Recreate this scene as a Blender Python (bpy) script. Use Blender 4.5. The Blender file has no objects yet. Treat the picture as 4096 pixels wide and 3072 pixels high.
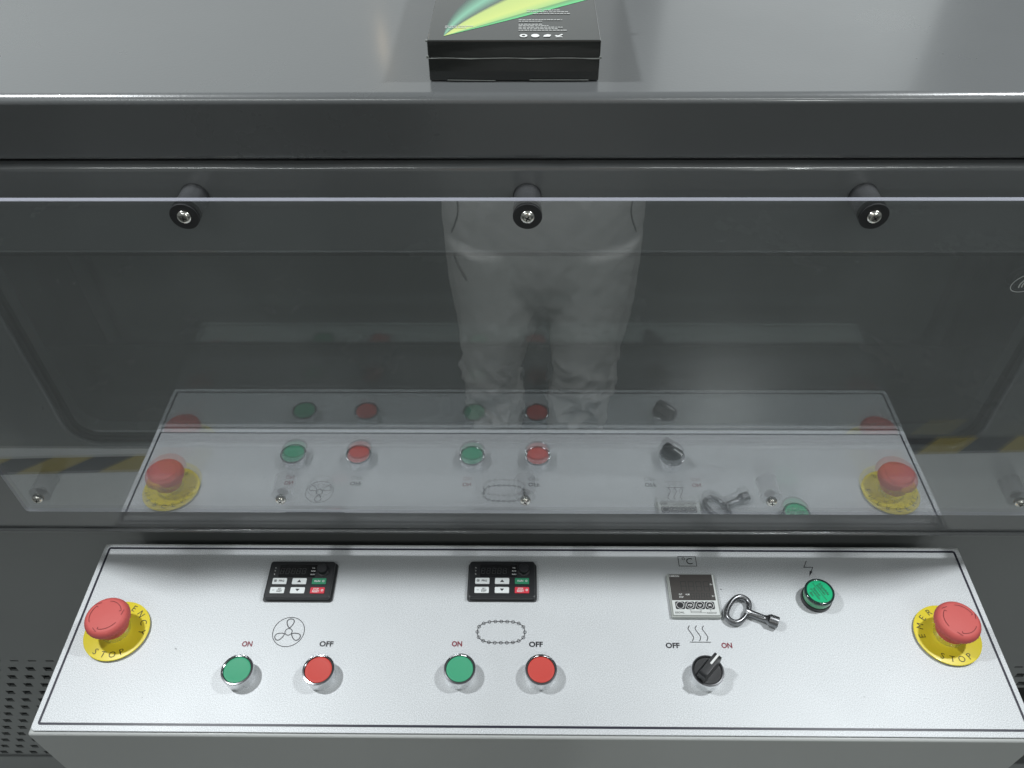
import bpy, bmesh, math, random
from mathutils import Vector, Matrix, noise as mnoise
random.seed(7)
PI = math.pi
S = bpy.context.scene
COL = S.collection

# ------------------------------------------------------------------ camera
CAM = Vector((-0.00811, -0.47988, 0.71612))
PITCH, YAW, ROLL = 0.7837, -0.0168, -0.0097
cp, sp, cy, sy = math.cos(PITCH), math.sin(PITCH), math.cos(YAW), math.sin(YAW)
fwd = Vector((sy*cp, cy*cp, -sp)); rgt = Vector((cy, -sy, 0)); upv = rgt.cross(fwd)
r2 = rgt*math.cos(ROLL) + upv*math.sin(ROLL); u2 = -rgt*math.sin(ROLL) + upv*math.cos(ROLL)
cam_d = bpy.data.cameras.new('camera'); cam = bpy.data.objects.new('camera', cam_d); COL.objects.link(cam)
m = Matrix.Identity(4)
for i in range(3):
    m[i][0], m[i][1], m[i][2], m[i][3] = r2[i], u2[i], -fwd[i], CAM[i]
cam.matrix_world = m
cam_d.sensor_fit = 'HORIZONTAL'; cam_d.sensor_width = 36; cam_d.lens = 36*0.79903
cam_d.clip_start = 0.02; cam_d.clip_end = 200
S.camera = cam

# ------------------------------------------------------------------ world and lamps
w = bpy.data.worlds.new('World'); S.world = w; w.use_nodes = True
bg = w.node_tree.nodes['Background']
bg.inputs[0].default_value = (0.94, 1.0, 1.0, 1); bg.inputs[1].default_value = 0.14
def area(name, loc, target, sx, sy_, power, col):
    d = bpy.data.lights.new(name, 'AREA'); d.shape = 'RECTANGLE'; d.size = sx; d.size_y = sy_
    d.energy = power; d.color = col
    o = bpy.data.objects.new(name, d); COL.objects.link(o); o.location = loc
    o.rotation_euler = (Vector(target)-Vector(loc)).to_track_quat('-Z', 'Y').to_euler()
    return o
area('hall_lamp', (-0.71, 0.045, 1.20), (-0.3, -0.10, 0), 0.06, 0.08, 9.4, (0.95, 0.985, 1.0))
area('hall_lamp', (0.73, 0.045, 1.20), (0.3, -0.10, 0), 0.06, 0.08, 8.6, (0.95, 0.985, 1.0))
area('hall_lamp', (1.35, -3.4, 1.60), (0.9, -1.6, -0.95), 0.16, 0.16, 7, (0.95, 1.0, 0.98))
area('hall_strip', (-0.75, -1.35, 1.62), (-0.4, 0, 0.2), 0.9, 0.05, 3.5, (0.95, 1.0, 0.98))
area('hall_strip', (0.75, -1.35, 1.62), (0.4, 0, 0.2), 0.9, 0.05, 3.5, (0.95, 1.0, 0.98))
# the bright far side of the hall, mirrored at a low angle in the machine's top
area('hall_panel', (-1.9, 3.2, 2.1), (-1.9, 0, 2.1), 4.6, 1.8, 12, (0.94, 1.0, 0.99))
area('hall_panel', (1.2, 3.2, 2.1), (1.2, 0, 2.1), 1.2, 1.8, 5.2, (0.94, 1.0, 1.0))
area('hall_spot', (-0.62, 3.1, 1.72), (-0.62, 0, 1.72), 0.02, 0.14, 0.05, (1.0, 0.75, 0.45))
S.view_settings.view_transform = 'Standard'; S.view_settings.look = 'None'
S.view_settings.exposure = 0.13; S.view_settings.gamma = 1.0
S.cycles.max_bounces = 12; S.cycles.transparent_max_bounces = 16; S.cycles.glossy_bounces = 8

# ------------------------------------------------------------------ materials
class NT:
    def __init__(s, name):
        s.m = bpy.data.materials.new(name); s.m.use_nodes = True; s.t = s.m.node_tree
        s.p = s.t.nodes['Principled BSDF']; s.out = s.t.nodes['Material Output']
    def n(s, typ, **k):
        o = s.t.nodes.new(typ)
        for a, b in k.items(): setattr(o, a, b)
        return o
    def l(s, a, b): s.t.links.new(a, b)
    def math(s, op, a, b=None):
        o = s.n('ShaderNodeMath', operation=op)
        for i, v in enumerate((a, b)):
            if v is None: continue
            if isinstance(v, (int, float)): o.inputs[i].default_value = v
            else: s.l(v, o.inputs[i])
        return o.outputs[0]
def mat(name, col, rough=.5, metal=0., spec=.5, coat=0., var=0., vscale=20., rvar=0., bump=0., bscale=500., coat_rough=.05, trans=0., grain=0., gscale=1000.):
    k = NT(name); p = k.p
    p.inputs['Base Color'].default_value = (*col, 1); p.inputs['Roughness'].default_value = rough
    p.inputs['Metallic'].default_value = metal; p.inputs['Specular IOR Level'].default_value = spec
    p.inputs['Coat Weight'].default_value = coat; p.inputs['Coat Roughness'].default_value = coat_rough
    tc = k.n('ShaderNodeTexCoord')
    if var or rvar or grain:
        nz = k.n('ShaderNodeTexNoise'); nz.inputs['Scale'].default_value = vscale; nz.inputs['Detail'].default_value = 6
        nz.inputs['Roughness'].default_value = .62
        k.l(tc.outputs['Object'], nz.inputs['Vector'])
        f = nz.outputs['Fac']
        if var or grain:
            c = k.math('ADD', k.math('MULTIPLY', k.math('SUBTRACT', f, .5), 2*var), 1.0)
            if grain:
                gn = k.n('ShaderNodeTexNoise'); gn.inputs['Scale'].default_value = gscale; gn.inputs['Detail'].default_value = 2
                k.l(tc.outputs['Object'], gn.inputs['Vector'])
                c = k.math('ADD', c, k.math('MULTIPLY', k.math('SUBTRACT', gn.outputs['Fac'], .5), 2*grain))
            mx = k.n('ShaderNodeVectorMath', operation='SCALE'); mx.inputs[0].default_value = col
            k.l(c, mx.inputs['Scale']); k.l(mx.outputs[0], p.inputs['Base Color'])
        if rvar:
            k.l(k.math('ADD', k.math('MULTIPLY', k.math('SUBTRACT', f, .5), 2*rvar), rough), p.inputs['Roughness'])
    if bump:
        nb = k.n('ShaderNodeTexNoise'); nb.inputs['Scale'].default_value = bscale; nb.inputs['Detail'].default_value = 3
        k.l(tc.outputs['Object'], nb.inputs['Vector'])
        b = k.n('ShaderNodeBump'); b.inputs['Strength'].default_value = bump; b.inputs['Distance'].default_value = .0006
        k.l(nb.outputs['Fac'], b.inputs['Height']); k.l(b.outputs[0], p.inputs['Normal'])
    return k.m
def pane_mat(name, f0, tint, dust=0.):
    # thin clear sheet: mirror reflection by angle of view, the rest passes straight through
    k = NT(name); k.t.nodes.remove(k.p)
    g = k.n('ShaderNodeNewGeometry')
    d = k.n('ShaderNodeVectorMath', operation='DOT_PRODUCT'); k.l(g.outputs['Incoming'], d.inputs[0]); k.l(g.outputs['Normal'], d.inputs[1])
    c = k.math('ABSOLUTE', d.outputs['Value'])
    f = k.math('ADD', k.math('MULTIPLY', k.math('POWER', k.math('SUBTRACT', 1.0, c), 5.0), 1-f0), f0)
    tr = k.n('ShaderNodeBsdfTransparent'); tr.inputs[0].default_value = (*tint, 1)
    gl = k.n('ShaderNodeBsdfGlossy'); gl.inputs['Roughness'].default_value = 0.0; gl.inputs[0].default_value = (.97, .98, 1, 1)
    mx = k.n('ShaderNodeMixShader'); k.l(f, mx.inputs[0]); k.l(tr.outputs[0], mx.inputs[1]); k.l(gl.outputs[0], mx.inputs[2])
    res = mx.outputs[0]
    if dust:
        tc = k.n('ShaderNodeTexCoord'); nz = k.n('ShaderNodeTexNoise'); nz.inputs['Scale'].default_value = 9; nz.inputs['Detail'].default_value = 5
        k.l(tc.outputs['Object'], nz.inputs['Vector'])
        vo = k.n('ShaderNodeTexVoronoi'); vo.inputs['Scale'].default_value = 75; k.l(tc.outputs['Object'], vo.inputs['Vector'])
        sk = k.math('MULTIPLY', k.math('LESS_THAN', vo.outputs['Distance'], .07), k.math('GREATER_THAN', nz.outputs['Fac'], .56))
        fac = k.math('ADD', k.math('MULTIPLY', nz.outputs['Fac'], dust), k.math('MULTIPLY', sk, .10))
        df = k.n('ShaderNodeBsdfDiffuse'); df.inputs[0].default_value = (.6, .63, .64, 1)
        m2 = k.n('ShaderNodeMixShader'); k.l(fac, m2.inputs[0]); k.l(res, m2.inputs[1]); k.l(df.outputs[0], m2.inputs[2]); res = m2.outputs[0]
    k.l(res, k.out.inputs[0]); return k.m
def edge_mat(name, col, tr_w):
    k = NT(name); k.p.inputs['Base Color'].default_value = (*col, 1); k.p.inputs['Roughness'].default_value = .25
    tr = k.n('ShaderNodeBsdfTransparent'); mx = k.n('ShaderNodeMixShader'); mx.inputs[0].default_value = tr_w
    k.l(k.p.outputs[0], mx.inputs[1]); k.l(tr.outputs[0], mx.inputs[2]); k.l(mx.outputs[0], k.out.inputs[0]); return k.m
def stripe_mat(name):
    k = NT(name); tc = k.n('ShaderNodeTexCoord'); sx = k.n('ShaderNodeSeparateXYZ'); k.l(tc.outputs['Object'], sx.inputs[0])
    a = k.math('FRACT', k.math('DIVIDE', k.math('ADD', k.math('MULTIPLY', sx.outputs[1], 1.5), sx.outputs[0]), .215))
    f = k.math('GREATER_THAN', a, .5)
    mx = k.n('ShaderNodeMix', data_type='RGBA'); k.l(f, mx.inputs['Factor']); mx.inputs['A'].default_value = (.34, .27, .06, 1); mx.inputs['B'].default_value = (.045, .045, .05, 1)
    k.l(mx.outputs['Result'], k.p.inputs['Base Color']); k.p.inputs['Roughness'].default_value = .4; return k.m
def streak_mat(name):
    k = NT(name); tc = k.n('ShaderNodeTexCoord'); sx = k.n('ShaderNodeSeparateXYZ'); k.l(tc.outputs['UV'], sx.inputs[0])
    rp = k.n('ShaderNodeValToRGB'); k.l(sx.outputs[1], rp.inputs[0])
    e = rp.color_ramp.elements; e[0].position = 0; e[0].color = (.03, .05, .045, 1); e[1].position = 1; e[1].color = (.10, .62, .22, 1)
    for q, c in ((.16, (.18, .45, .30, 1)), (.30, (.06, .10, .08, 1)), (.36, (.48, .60, .16, 1)), (.66, (.56, .66, .17, 1)), (.84, (.34, .58, .18, 1)), (.87, (.12, .30, .10, 1))):
        z = e.new(q); z.color = c
    k.l(rp.outputs[0], k.p.inputs['Base Color']); k.p.inputs['Roughness'].default_value = .25; k.p.inputs['Coat Weight'].default_value = .6; return k.m
M = {}
M['paint'] = mat('grey_paint', (.112, .118, .121), .30, spec=.6, coat=.6, coat_rough=.12, var=.06, vscale=6, rvar=.12, bump=.12, bscale=420)
M['partlit_paint'] = mat('grey_paint_partlit', (.158, .166, .17), .22, spec=.9, coat=1.0, coat_rough=.05, var=.05, vscale=6, rvar=.05, bump=.12, bscale=420)  # machine grey lightened in the colour, standing in for light on the frame
M['floorlit_paint'] = mat('grey_paint_floorlit', (.21, .22, .22), .32, spec=.6, coat=.3, coat_rough=.12, var=.05, vscale=6, bump=.12, bscale=420)  # machine grey, paler still: light bounced off the floor is put into the colour
M['console_paint'] = mat('console_paint', (.50, .515, .505), .36, spec=.5, coat=.2, coat_rough=.2, var=.04, vscale=8, bump=.12, bscale=420)
M['silver'] = mat('silver_plate', (.585, .605, .62), .50, metal=.22, var=.07, vscale=9, rvar=.10, grain=.80, gscale=1350, bump=.05, bscale=1700)
M['ink'] = mat('black_ink', (.012, .012, .016), .4)
M['red_ink'] = mat('red_ink', (.20, .012, .03), .4)
M['line_ink'] = mat('dark_line_ink', (.02, .02, .035), .35)
M['chrome'] = mat('chrome', (.27, .275, .285), .30, metal=1, rvar=.06, vscale=300)
M['rimchrome'] = mat('polished_rim', (.48, .48, .50), .14, metal=1)
M['alu'] = mat('brushed_collar', (.84, .85, .86), .26, metal=1, rvar=.08, vscale=400)
M['steel'] = mat('screw_steel', (.80, .79, .74), .2, metal=1)
M['dark'] = mat('dark_interior', (.010, .011, .011), .7)
M['recess'] = mat('screw_recess', (.03, .03, .03), .6)
M['rubber'] = mat('black_rubber', (.022, .023, .025), .55, bump=.3, bscale=700, var=.2, vscale=90)
M['standoff'] = mat('grey_standoff', (.050, .052, .055), .35, var=.3, vscale=160, bump=.3, bscale=900)
M['blackp'] = mat('black_plastic', (.016, .017, .019), .38, var=.1, vscale=40, bump=.15, bscale=1500)
M['screen'] = mat('dark_screen', (.012, .012, .013), .18, coat=.4)
M['screen2'] = mat('brown_screen', (.060, .054, .050), .35, coat=.2)
M['ghost'] = mat('unlit_segments', (.032, .034, .034), .4)
M['keywhite'] = mat('white_key', (.74, .77, .77), .5)
M['keygreen'] = mat('green_key', (.02, .22, .11), .5)
M['keyred'] = mat('red_key', (.62, .035, .06), .5)
M['white'] = mat('white_print', (.75, .76, .75), .5)
M['green'] = mat('green_button', (.055, .34, .185), .5, spec=.3, coat=.0, var=.05, vscale=60)
M['red'] = mat('red_button', (.56, .068, .055), .5, spec=.3, coat=.0, var=.05, vscale=60)
M['estop'] = mat('red_mushroom', (.60, .115, .105), .55, spec=.35, var=.05, vscale=50, bump=.08, bscale=900)
M['mark'] = mat('engraved_red', (.16, .012, .015), .6)
M['yellow'] = mat('yellow_plate', (.76, .63, .03), .33, coat=.2, var=.03, vscale=40)
M['lens'] = mat('green_lens', (.012, .46, .20), .22, coat=.5)
M['lensband'] = mat('green_lens_side', (.02, .30, .12), .15, coat=.8)
M['rim'] = mat('dark_green_rim', (.012, .035, .03), .12, coat=.6)
M['body_grey'] = mat('grey_plastic', (.40, .42, .40), .45, var=.03, vscale=60)
M['face_grey'] = mat('pale_face', (.62, .645, .63), .45)
M['pane'] = pane_mat('clear_acrylic', .235, (.97, .985, .985), .075)
M['edge'] = edge_mat('acrylic_edge', (.43, .44, .51), .40)
M['glass'] = pane_mat('window_glass', .31, (.90, .93, .91), .0)
M['inner'] = mat('inner_dark_pane', (.22, .235, .228), .02, metal=1)
M['innerframe'] = mat('inner_frame', (.03, .032, .032), .5)
M['emblem'] = mat('etched_emblem', (.55, .57, .56), .6)
M['scratch'] = edge_mat('scratched_acrylic', (.42, .44, .44), .55)
M['boxblack'] = mat('gloss_black_card', (.020, .022, .021), .14, coat=.8, coat_rough=.06, bump=.12, bscale=60)
M['film'] = mat('film_seam', (.20, .21, .20), .25)
M['boxprint'] = mat('grey_print', (.45, .46, .45), .4)
M['streak'] = streak_mat('colour_streak')
M['floor'] = mat('polished_concrete', (.16, .166, .158), .26, spec=.5, var=.10, vscale=3, rvar=.06, bump=1.0, bscale=90)
M['zone'] = mat('painted_floor', (.58, .60, .59), .30, spec=.5, var=.10, vscale=5, rvar=.06, bump=.3, bscale=45)
M['tape'] = stripe_mat('striped_tape')
M['cloth'] = mat('khaki_cotton', (.52, .52, .495), .85, var=.12, vscale=18, bump=.5, bscale=900)
M['seam'] = mat('dark_seam', (.14, .14, .13), .9)
M['shirt'] = mat('pale_shirt', (.40, .40, .385), .85, bump=.5, bscale=900)
M['skin'] = mat('skin', (.50, .30, .21), .5)
M['hair'] = mat('hair', (.02, .015, .012), .6)
M['shoe'] = mat('shoe', (.03, .03, .03), .5)

# ------------------------------------------------------------------ mesh builder
_tcache = {}
def text_geo(s, off=0.0):
    if (s, off) in _tcache: return _tcache[(s, off)]
    cu = bpy.data.curves.new('tmp', 'FONT'); cu.body = s; cu.size = 1; cu.resolution_u = 3; cu.offset = off
    ob = bpy.data.objects.new('tmp', cu); me = ob.to_mesh()
    v = [(a.co.x, a.co.y) for a in me.vertices]; f = [tuple(q.vertices) for q in me.polygons]
    ob.to_mesh_clear(); bpy.data.objects.remove(ob); bpy.data.curves.remove(cu)
    _tcache[(s, off)] = (v, f); return v, f
class MB:
    def __init__(s): s.v = []; s.f = []; s.m = []; s.uv = None
    def add(s, vs, fs, mi=0, X=None):
        o = len(s.v)
        s.v += [tuple(X @ Vector(a)) if X is not None else tuple(a) for a in vs]
        s.f += [tuple(i+o for i in q) for q in fs]; s.m += [mi]*len(fs)
    def bm(s, b, mi=0, X=None):
        b.verts.ensure_lookup_table(); b.verts.index_update()
        s.add([a.co.copy() for a in b.verts], [tuple(q.index for q in fa.verts) for fa in b.faces], mi, X); b.free()
    def box(s, x0, x1, y0, y1, z0, z1, r=0, seg=2, mi=0, X=None):
        b = bmesh.new(); bmesh.ops.create_cube(b, size=1)
        for a in b.verts: a.co = Vector(((x0+x1)/2+a.co.x*(x1-x0), (y0+y1)/2+a.co.y*(y1-y0), (z0+z1)/2+a.co.z*(z1-z0)))
        if r: bmesh.ops.bevel(b, geom=b.edges[:], offset=r, segments=seg, profile=.5, affect='EDGES')
        s.bm(b, mi, X)
    def lathe(s, prof, n=48, mi=0, X=None, serr=None, cap0=False, cap1=True):
        vs, fs = [], []
        for j, (r, z) in enumerate(prof):
            for i in range(n):
                a = 2*PI*i/n; q = r*(1+(serr[1]*(1 if (i//2) % 2 else -1) if serr and j in serr[0] else 0))
                vs.append((q*math.cos(a), q*math.sin(a), z))
        for j in range(len(prof)-1):
            for i in range(n):
                k = (i+1) % n; fs.append((j*n+i, j*n+k, (j+1)*n+k, (j+1)*n+i))
        if cap1: fs.append(tuple((len(prof)-1)*n+i for i in range(n)))
        if cap0: fs.append(tuple(n-1-i for i in range(n)))
        s.add(vs, fs, mi, X)
    def rprism(s, x, y, wd, ht, r, z0, z1, ch=0., mi=0, X=None, n=5, closed=True, mi_top=None):
        def loop(d, z):
            o = []
            for cx, cy_, a0 in ((wd/2-r, ht/2-r, 0), (-wd/2+r, ht/2-r, 90), (-wd/2+r, -ht/2+r, 180), (wd/2-r, -ht/2+r, 270)):
                for i in range(n+1):
                    a = math.radians(a0+90*i/n); q = max(r-d, 1e-5); o.append((x+cx+q*math.cos(a), y+cy_+q*math.sin(a), z))
            return o
        ls = [loop(0, z0), loop(0, z1-ch)] + ([loop(ch*.3, z1-ch*.3), loop(ch, z1)] if ch else [])
        k = len(ls[0]); vs = sum(ls, []); fs = []
        for j in range(len(ls)-1):
            for i in range(k): fs.append((j*k+i, j*k+(i+1) % k, (j+1)*k+(i+1) % k, (j+1)*k+i))
        if closed: fs.append(tuple(k-1-i for i in range(k)))
        s.add(vs, fs, mi, X)
        s.add(ls[-1], [tuple(range(k))], mi if mi_top is None else mi_top, X)
    def text(s, t, x, y, z, h=None, wd=None, rot=0., off=0., mi=0, X=None, skew=0.):
        v, f = text_geo(t, off)
        x0, x1 = min(a[0] for a in v), max(a[0] for a in v); y0, y1 = min(a[1] for a in v), max(a[1] for a in v)
        sy_ = h/(y1-y0) if h else wd/(x1-x0); sx_ = wd/(x1-x0) if wd else sy_
        c, d = math.cos(rot), math.sin(rot); o = []
        for a in v:
            px, py = (a[0]-(x0+x1)/2)*sx_, (a[1]-(y0+y1)/2)*sy_; px += skew*py
            o.append((x+px*c-py*d, y+px*d+py*c, z))
        s.add(o, f, mi, X)
    def ribbon(s, pts, wd, z, closed=False, mi=0, X=None):
        P = [Vector(p) for p in pts]; n = len(P); vs, fs = [], []
        for i in range(n):
            a = P[i-1] if (i or closed) else P[i]; b = P[(i+1) % n] if (i < n-1 or closed) else P[i]
            d1 = (P[i]-a); d2 = (b-P[i])
            if d1.length < 1e-9: d1 = d2
            if d2.length < 1e-9: d2 = d1
            d1 = d1.normalized(); d2 = d2.normalized(); t = (d1+d2)
            t = t.normalized() if t.length > 1e-6 else d1
            nn = Vector((-t.y, t.x)); cs = max(nn.dot(Vector((-d1.y, d1.x))), .35); q = wd/2/cs
            vs += [(P[i].x+nn.x*q, P[i].y+nn.y*q, z), (P[i].x-nn.x*q, P[i].y-nn.y*q, z)]
        for i in range(n if closed else n-1):
            j = (i+1) % n; fs.append((2*i+1, 2*j+1, 2*j, 2*i))
        s.add(vs, fs, mi, X)
    def circle(s, x, y, r, wd, z, n=40, mi=0, X=None, ry=None):
        s.ribbon([(x+r*math.cos(2*PI*i/n), y+(ry or r)*math.sin(2*PI*i/n)) for i in range(n)], wd, z, True, mi, X)
    def disc(s, x, y, r, z, n=24, mi=0, X=None):
        s.add([(x+r*math.cos(2*PI*i/n), y+r*math.sin(2*PI*i/n), z) for i in range(n)], [tuple(range(n))], mi, X)
    def poly(s, pts, z, mi=0, X=None): 
        a = sum(pts[i-1][0]*pts[i][1]-pts[i][0]*pts[i-1][1] for i in range(len(pts)))
        if a < 0: pts = pts[::-1]
        s.add([(p[0], p[1], z) for p in pts], [tuple(range(len(pts)))], mi, X)
    def tube(s, pts, rad, n=12, closed=False, mi=0, flat=1.0):
        P = [Vector(p) for p in pts]; k = len(P); R = rad if isinstance(rad, list) else [rad]*k; vs, fs = [], []
        for i in range(k):
            a = P[i-1] if (i or closed) else P[i]; b = P[(i+1) % k] if (i < k-1 or closed) else P[i]
            t = (b-a).normalized(); u = t.cross(Vector((0, 0, 1)))
            u = u.normalized() if u.length > .05 else Vector((1, 0, 0)); q = u.cross(t).normalized()
            for j in range(n):
                an = 2*PI*j/n; vs.append(tuple(P[i]+u*R[i]*math.cos(an)+q*R[i]*flat*math.sin(an)))
        for i in range(k if closed else k-1):
            for j in range(n):
                j2 = (j+1) % n; i2 = (i+1) % k; fs.append((i*n+j, i2*n+j, i2*n+j2, i*n+j2))
        if not closed: fs += [tuple(range(n)), tuple((k-1)*n+n-1-j for j in range(n))]
        s.add(vs, fs, mi)
    def build(s, name, mats, parent=None, smooth=35, loc=None, wn=True):
        me = bpy.data.meshes.new(name); me.from_pydata(s.v, [], s.f); me.update()
        if not isinstance(mats, (list, tuple)): mats = [mats]
        for a in mats: me.materials.append(M[a])
        if len(mats) > 1: me.polygons.foreach_set('material_index', s.m)
        b = bmesh.new(); b.from_mesh(me); bmesh.ops.recalc_face_normals(b, faces=b.faces[:]) if smooth else None; b.to_mesh(me); b.free()
        if smooth:
            me.shade_smooth(); me.set_sharp_from_angle(angle=math.radians(smooth))
        o = bpy.data.objects.new(name, me); COL.objects.link(o)
        if smooth and wn: o.modifiers.new('weighted_normal', 'WEIGHTED_NORMAL').keep_sharp = True
        if parent: o.parent = parent
        if loc: o.location = loc
        return o
def tag(o, label=None, cat=None, group=None, kind=None):
    if label: o['label'] = label
    if cat: o['category'] = cat
    if group: o['group'] = group
    if kind: o['kind'] = kind
    return o
def empty(name, loc=(0, 0, 0), rot=(0, 0, 0), parent=None):
    o = bpy.data.objects.new(name, None); COL.objects.link(o); o.location = loc; o.rotation_euler = rot; o.empty_display_size = .05
    if parent: o.parent = parent
    return o
def copy_tree(o, parent):
    c = o.copy(); COL.objects.link(c); c.parent = parent
    for ch in o.children: copy_tree(ch, c)
    return c
def T(x, y, z=0., rz=0.): return Matrix.Translation((x, y, z)) @ Matrix.Rotation(rz, 4, 'Z')

FLOOR = -0.95
YM = 0.0135                      # front plane of the machine's window frame
# ------------------------------------------------------------------ floor
fb = MB(); fb.add([(-15, -15, FLOOR), (15, -15, FLOOR), (15, 15, FLOOR), (-15, 15, FLOOR)], [(0, 1, 2, 3)])
tag(fb.build('floor', 'floor', smooth=0), 'grey polished concrete hall floor mirrored in the clear guard', kind='structure')
zb = MB(); zb.add([(-6, -.965, FLOOR+.0015), (6, -.965+.0, FLOOR+.0015), (6, 4, FLOOR+.0015), (-6, 4, FLOOR+.0015)], [(0, 1, 2, 3)])
tag(zb.build('painted_floor', 'zone', smooth=0), 'paler painted floor strip between the striped tape and the machine', kind='structure')
tb = MB(); tb.add([(-3, -.027, 0), (3, -.027, 0), (3, .027, 0), (-3, .027, 0)], [(0, 1, 2, 3)])
tp = tb.build('hazard_tape', 'tape', smooth=0); tp.location = (0, -.945, FLOOR+.003); tp.rotation_euler = (0, 0, -.033)
tag(tp, 'yellow and black striped warning tape on the floor, mirrored in the guard', 'warning tape')

# ------------------------------------------------------------------ machine
mach = empty('heat_tunnel_machine', (0, 0, FLOOR))
tag(mach, 'dark grey painted machine housing with a large window behind the clear guard', 'machine')
UP = Matrix.Translation((0, 0, -FLOOR))
def mbuild(b, name, mats, **k):
    o = b.build(name, mats, mach, **k); o.location = (0, 0, -FLOOR); return o
b = MB(); b.box(-1.0, 1.0, YM, 1.1, .4345, .4808, .0060, 6); mbuild(b, 'top_panel', 'paint')
# window frame: a plate with a rounded opening, rolled edges
def frame_plate(x0, x1, z0, z1, hx0, hx1, hz0, hz1, hr, yf, yb, roll, hroll):
    b = MB(); n = 8
    def rr(d):
        o = []
        for cx, cz, a0 in ((hx1-hr, hz1-hr, 0), (hx0+hr, hz1-hr, 90), (hx0+hr, hz0+hr, 180), (hx1-hr, hz0+hr, 270)):
            for i in range(n+1):
                a = math.radians(a0+90*i/n); o.append((cx+(hr+d)*math.cos(a), cz+(hr+d)*math.sin(a)))
        return o
    rings = []
    for q in range(5):
        a = PI/2*q/4; rings.append([(x, yf+hroll*(1-math.cos(a)), z) for x, z in rr(hroll*(1-math.sin(a)))])
    rings.append([(x, yb, z) for x, z in rr(0)])
    k = len(rings[0]); fs = []
    for j in range(len(rings)-1):
        for i in range(k): fs.append((j*k+i, j*k+(i+1) % k, (j+1)*k+(i+1) % k, (j+1)*k+i))
    b.add(sum(rings, []), fs)
    # flat front: quads from the opening loop out to the rectangle, split by side
    q0 = rings[0]; fx0, fx1, fz0, fz1 = x0, x1, z0+roll, z1-roll
    def proj_out(p):
        x, z = p[0], p[2]; c = ((hx0+hx1)/2, (hz0+hz1)/2)
        if z > hz1-hr-1e-6 and hx0+hr-1e-6 <= x <= hx1-hr+1e-6: return (x, yf, fz1)
        if z < hz0+hr+1e-6 and hx0+hr-1e-6 <= x <= hx1-hr+1e-6: return (x, yf, fz0)
        sx = fx1 if x > c[0] else fx0; sz = fz1 if z > c[1] else fz0
        cx = hx1-hr if x > c[0] else hx0+hr; cz = hz1-hr if z > c[1] else hz0+hr
        a = math.atan2(abs(z-cz), abs(x-cx))
        if a > PI/4: t = (a-PI/4)/(PI/4); return (sx+(cx-sx)*t, yf, sz)
        t = a/(PI/4); return (sx, yf, cz+(sz-cz)*t)
    o = [proj_out(p) for p in q0]
    b.add(q0+o, [(i, (i+1) % k, k+(i+1) % k, k+i) for i in range(k)])
    for zz, sg in ((z1, 1), (z0, -1)):     # rolled top and bottom edges
        pr = [(yf+roll*(1-math.cos(PI/2*i/5)), zz-sg*roll+sg*roll*math.sin(PI/2*i/5)) for i in range(6)] + [(yb, zz)]
        N = 120; vs, fs = [], []
        for i in range(N+1):
            x = x0+(x1-x0)*i/N
            wob = .0007*mnoise.noise(Vector((x*9, sg*3, 0)))+.0005*mnoise.noise(Vector((x*31, sg*7, 1)))
            for j, (yy, z_) in enumerate(pr):
                vs.append((x, yy - (wob if 0 < j < 6 else 0), z_ - (abs(wob)*sg if 2 < j < 6 else 0)))
        L = len(pr)
        for i in range(N):
            for j in range(L-1): fs.append((i*L+j, (i+1)*L+j, (i+1)*L+j+1, i*L+j+1))
        b.add(vs, fs)
    return b
b = frame_plate(-1.0, 1.0, .0090, .4315, -.4231, .4061, .1432, .3589, .024, YM, YM+.03, .004, .0034)
mbuild(b, 'window_frame', 'partlit_paint', smooth=50)
# thin welded lip along the foot of the frame
b = MB(); pts = []; rad = []
for i in range(241):
    x = -1.0+2.0*i/240; q = mnoise.noise(Vector((x*6, 2, 0))); q2 = mnoise.noise(Vector((x*26, 5, 0)))
    pts.append((x, YM-.0012-.0009*max(0, q2)*(q > .08), .0098+.0006*q2*(q > .08))); rad.append(.0024+.0007*max(0, q2)*(q > .08))
b.tube(pts, rad, 14); mbuild(b, 'seam_lip', 'partlit_paint', smooth=60, wn=False)
# dark rubber gasket round the glass
b = MB(); ga = [(-.4231+.024, .1432), (.4061-.024, .3589)]
def gl(d):
    o = []
    for cx, cz, a0 in ((.4061-.024, .3589-.024, 0), (-.4231+.024, .3589-.024, 90), (-.4231+.024, .1432+.024, 180), (.4061-.024, .1432+.024, 270)):
        for i in range(9): a = math.radians(a0+11.25*i); o.append((cx+(.024-d)*math.cos(a), cz+(.024-d)*math.sin(a)))
    return o
g0, g1 = gl(-.0002), gl(.0045); k = len(g0)
b.add([(x, .0178, z) for x, z in g0]+[(x, .0178, z) for x, z in g1]+[(x, .0216, z) for x, z in g1], [(i, (i+1) % k, k+(i+1) % k, k+i) for i in range(k)]+[(k+i, k+(i+1) % k, 2*k+(i+1) % k, 2*k+i) for i in range(k)])
mbuild(b, 'window_gasket', 'rubber', smooth=40, wn=False)
# glazing in the window, 8 mm behind the frame face
b = MB(); b.add([(-.44, .0217, .13), (.43, .0217, .13), (.43, .0217, .37), (-.44, .0217, .37)], [(0, 1, 2, 3)])
mbuild(b, 'window_glass', 'glass', smooth=0)
b = MB(); b.add([(-.60, .0850, .2040), (.60, .0850, .2040), (.60, .0850, .45), (-.60, .0850, .45)], [(0, 1, 2, 3)])
mbuild(b, 'inner_pane', 'inner', smooth=0)
b = MB(); b.box(-.60, .60, .0830, .10, .02, .2040, .002); mbuild(b, 'inner_door_rail', 'innerframe')
b = MB(); b.box(-.62, .62, .12, .50, -.02, .43); mbuild(b, 'dark_chamber', 'dark')
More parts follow.
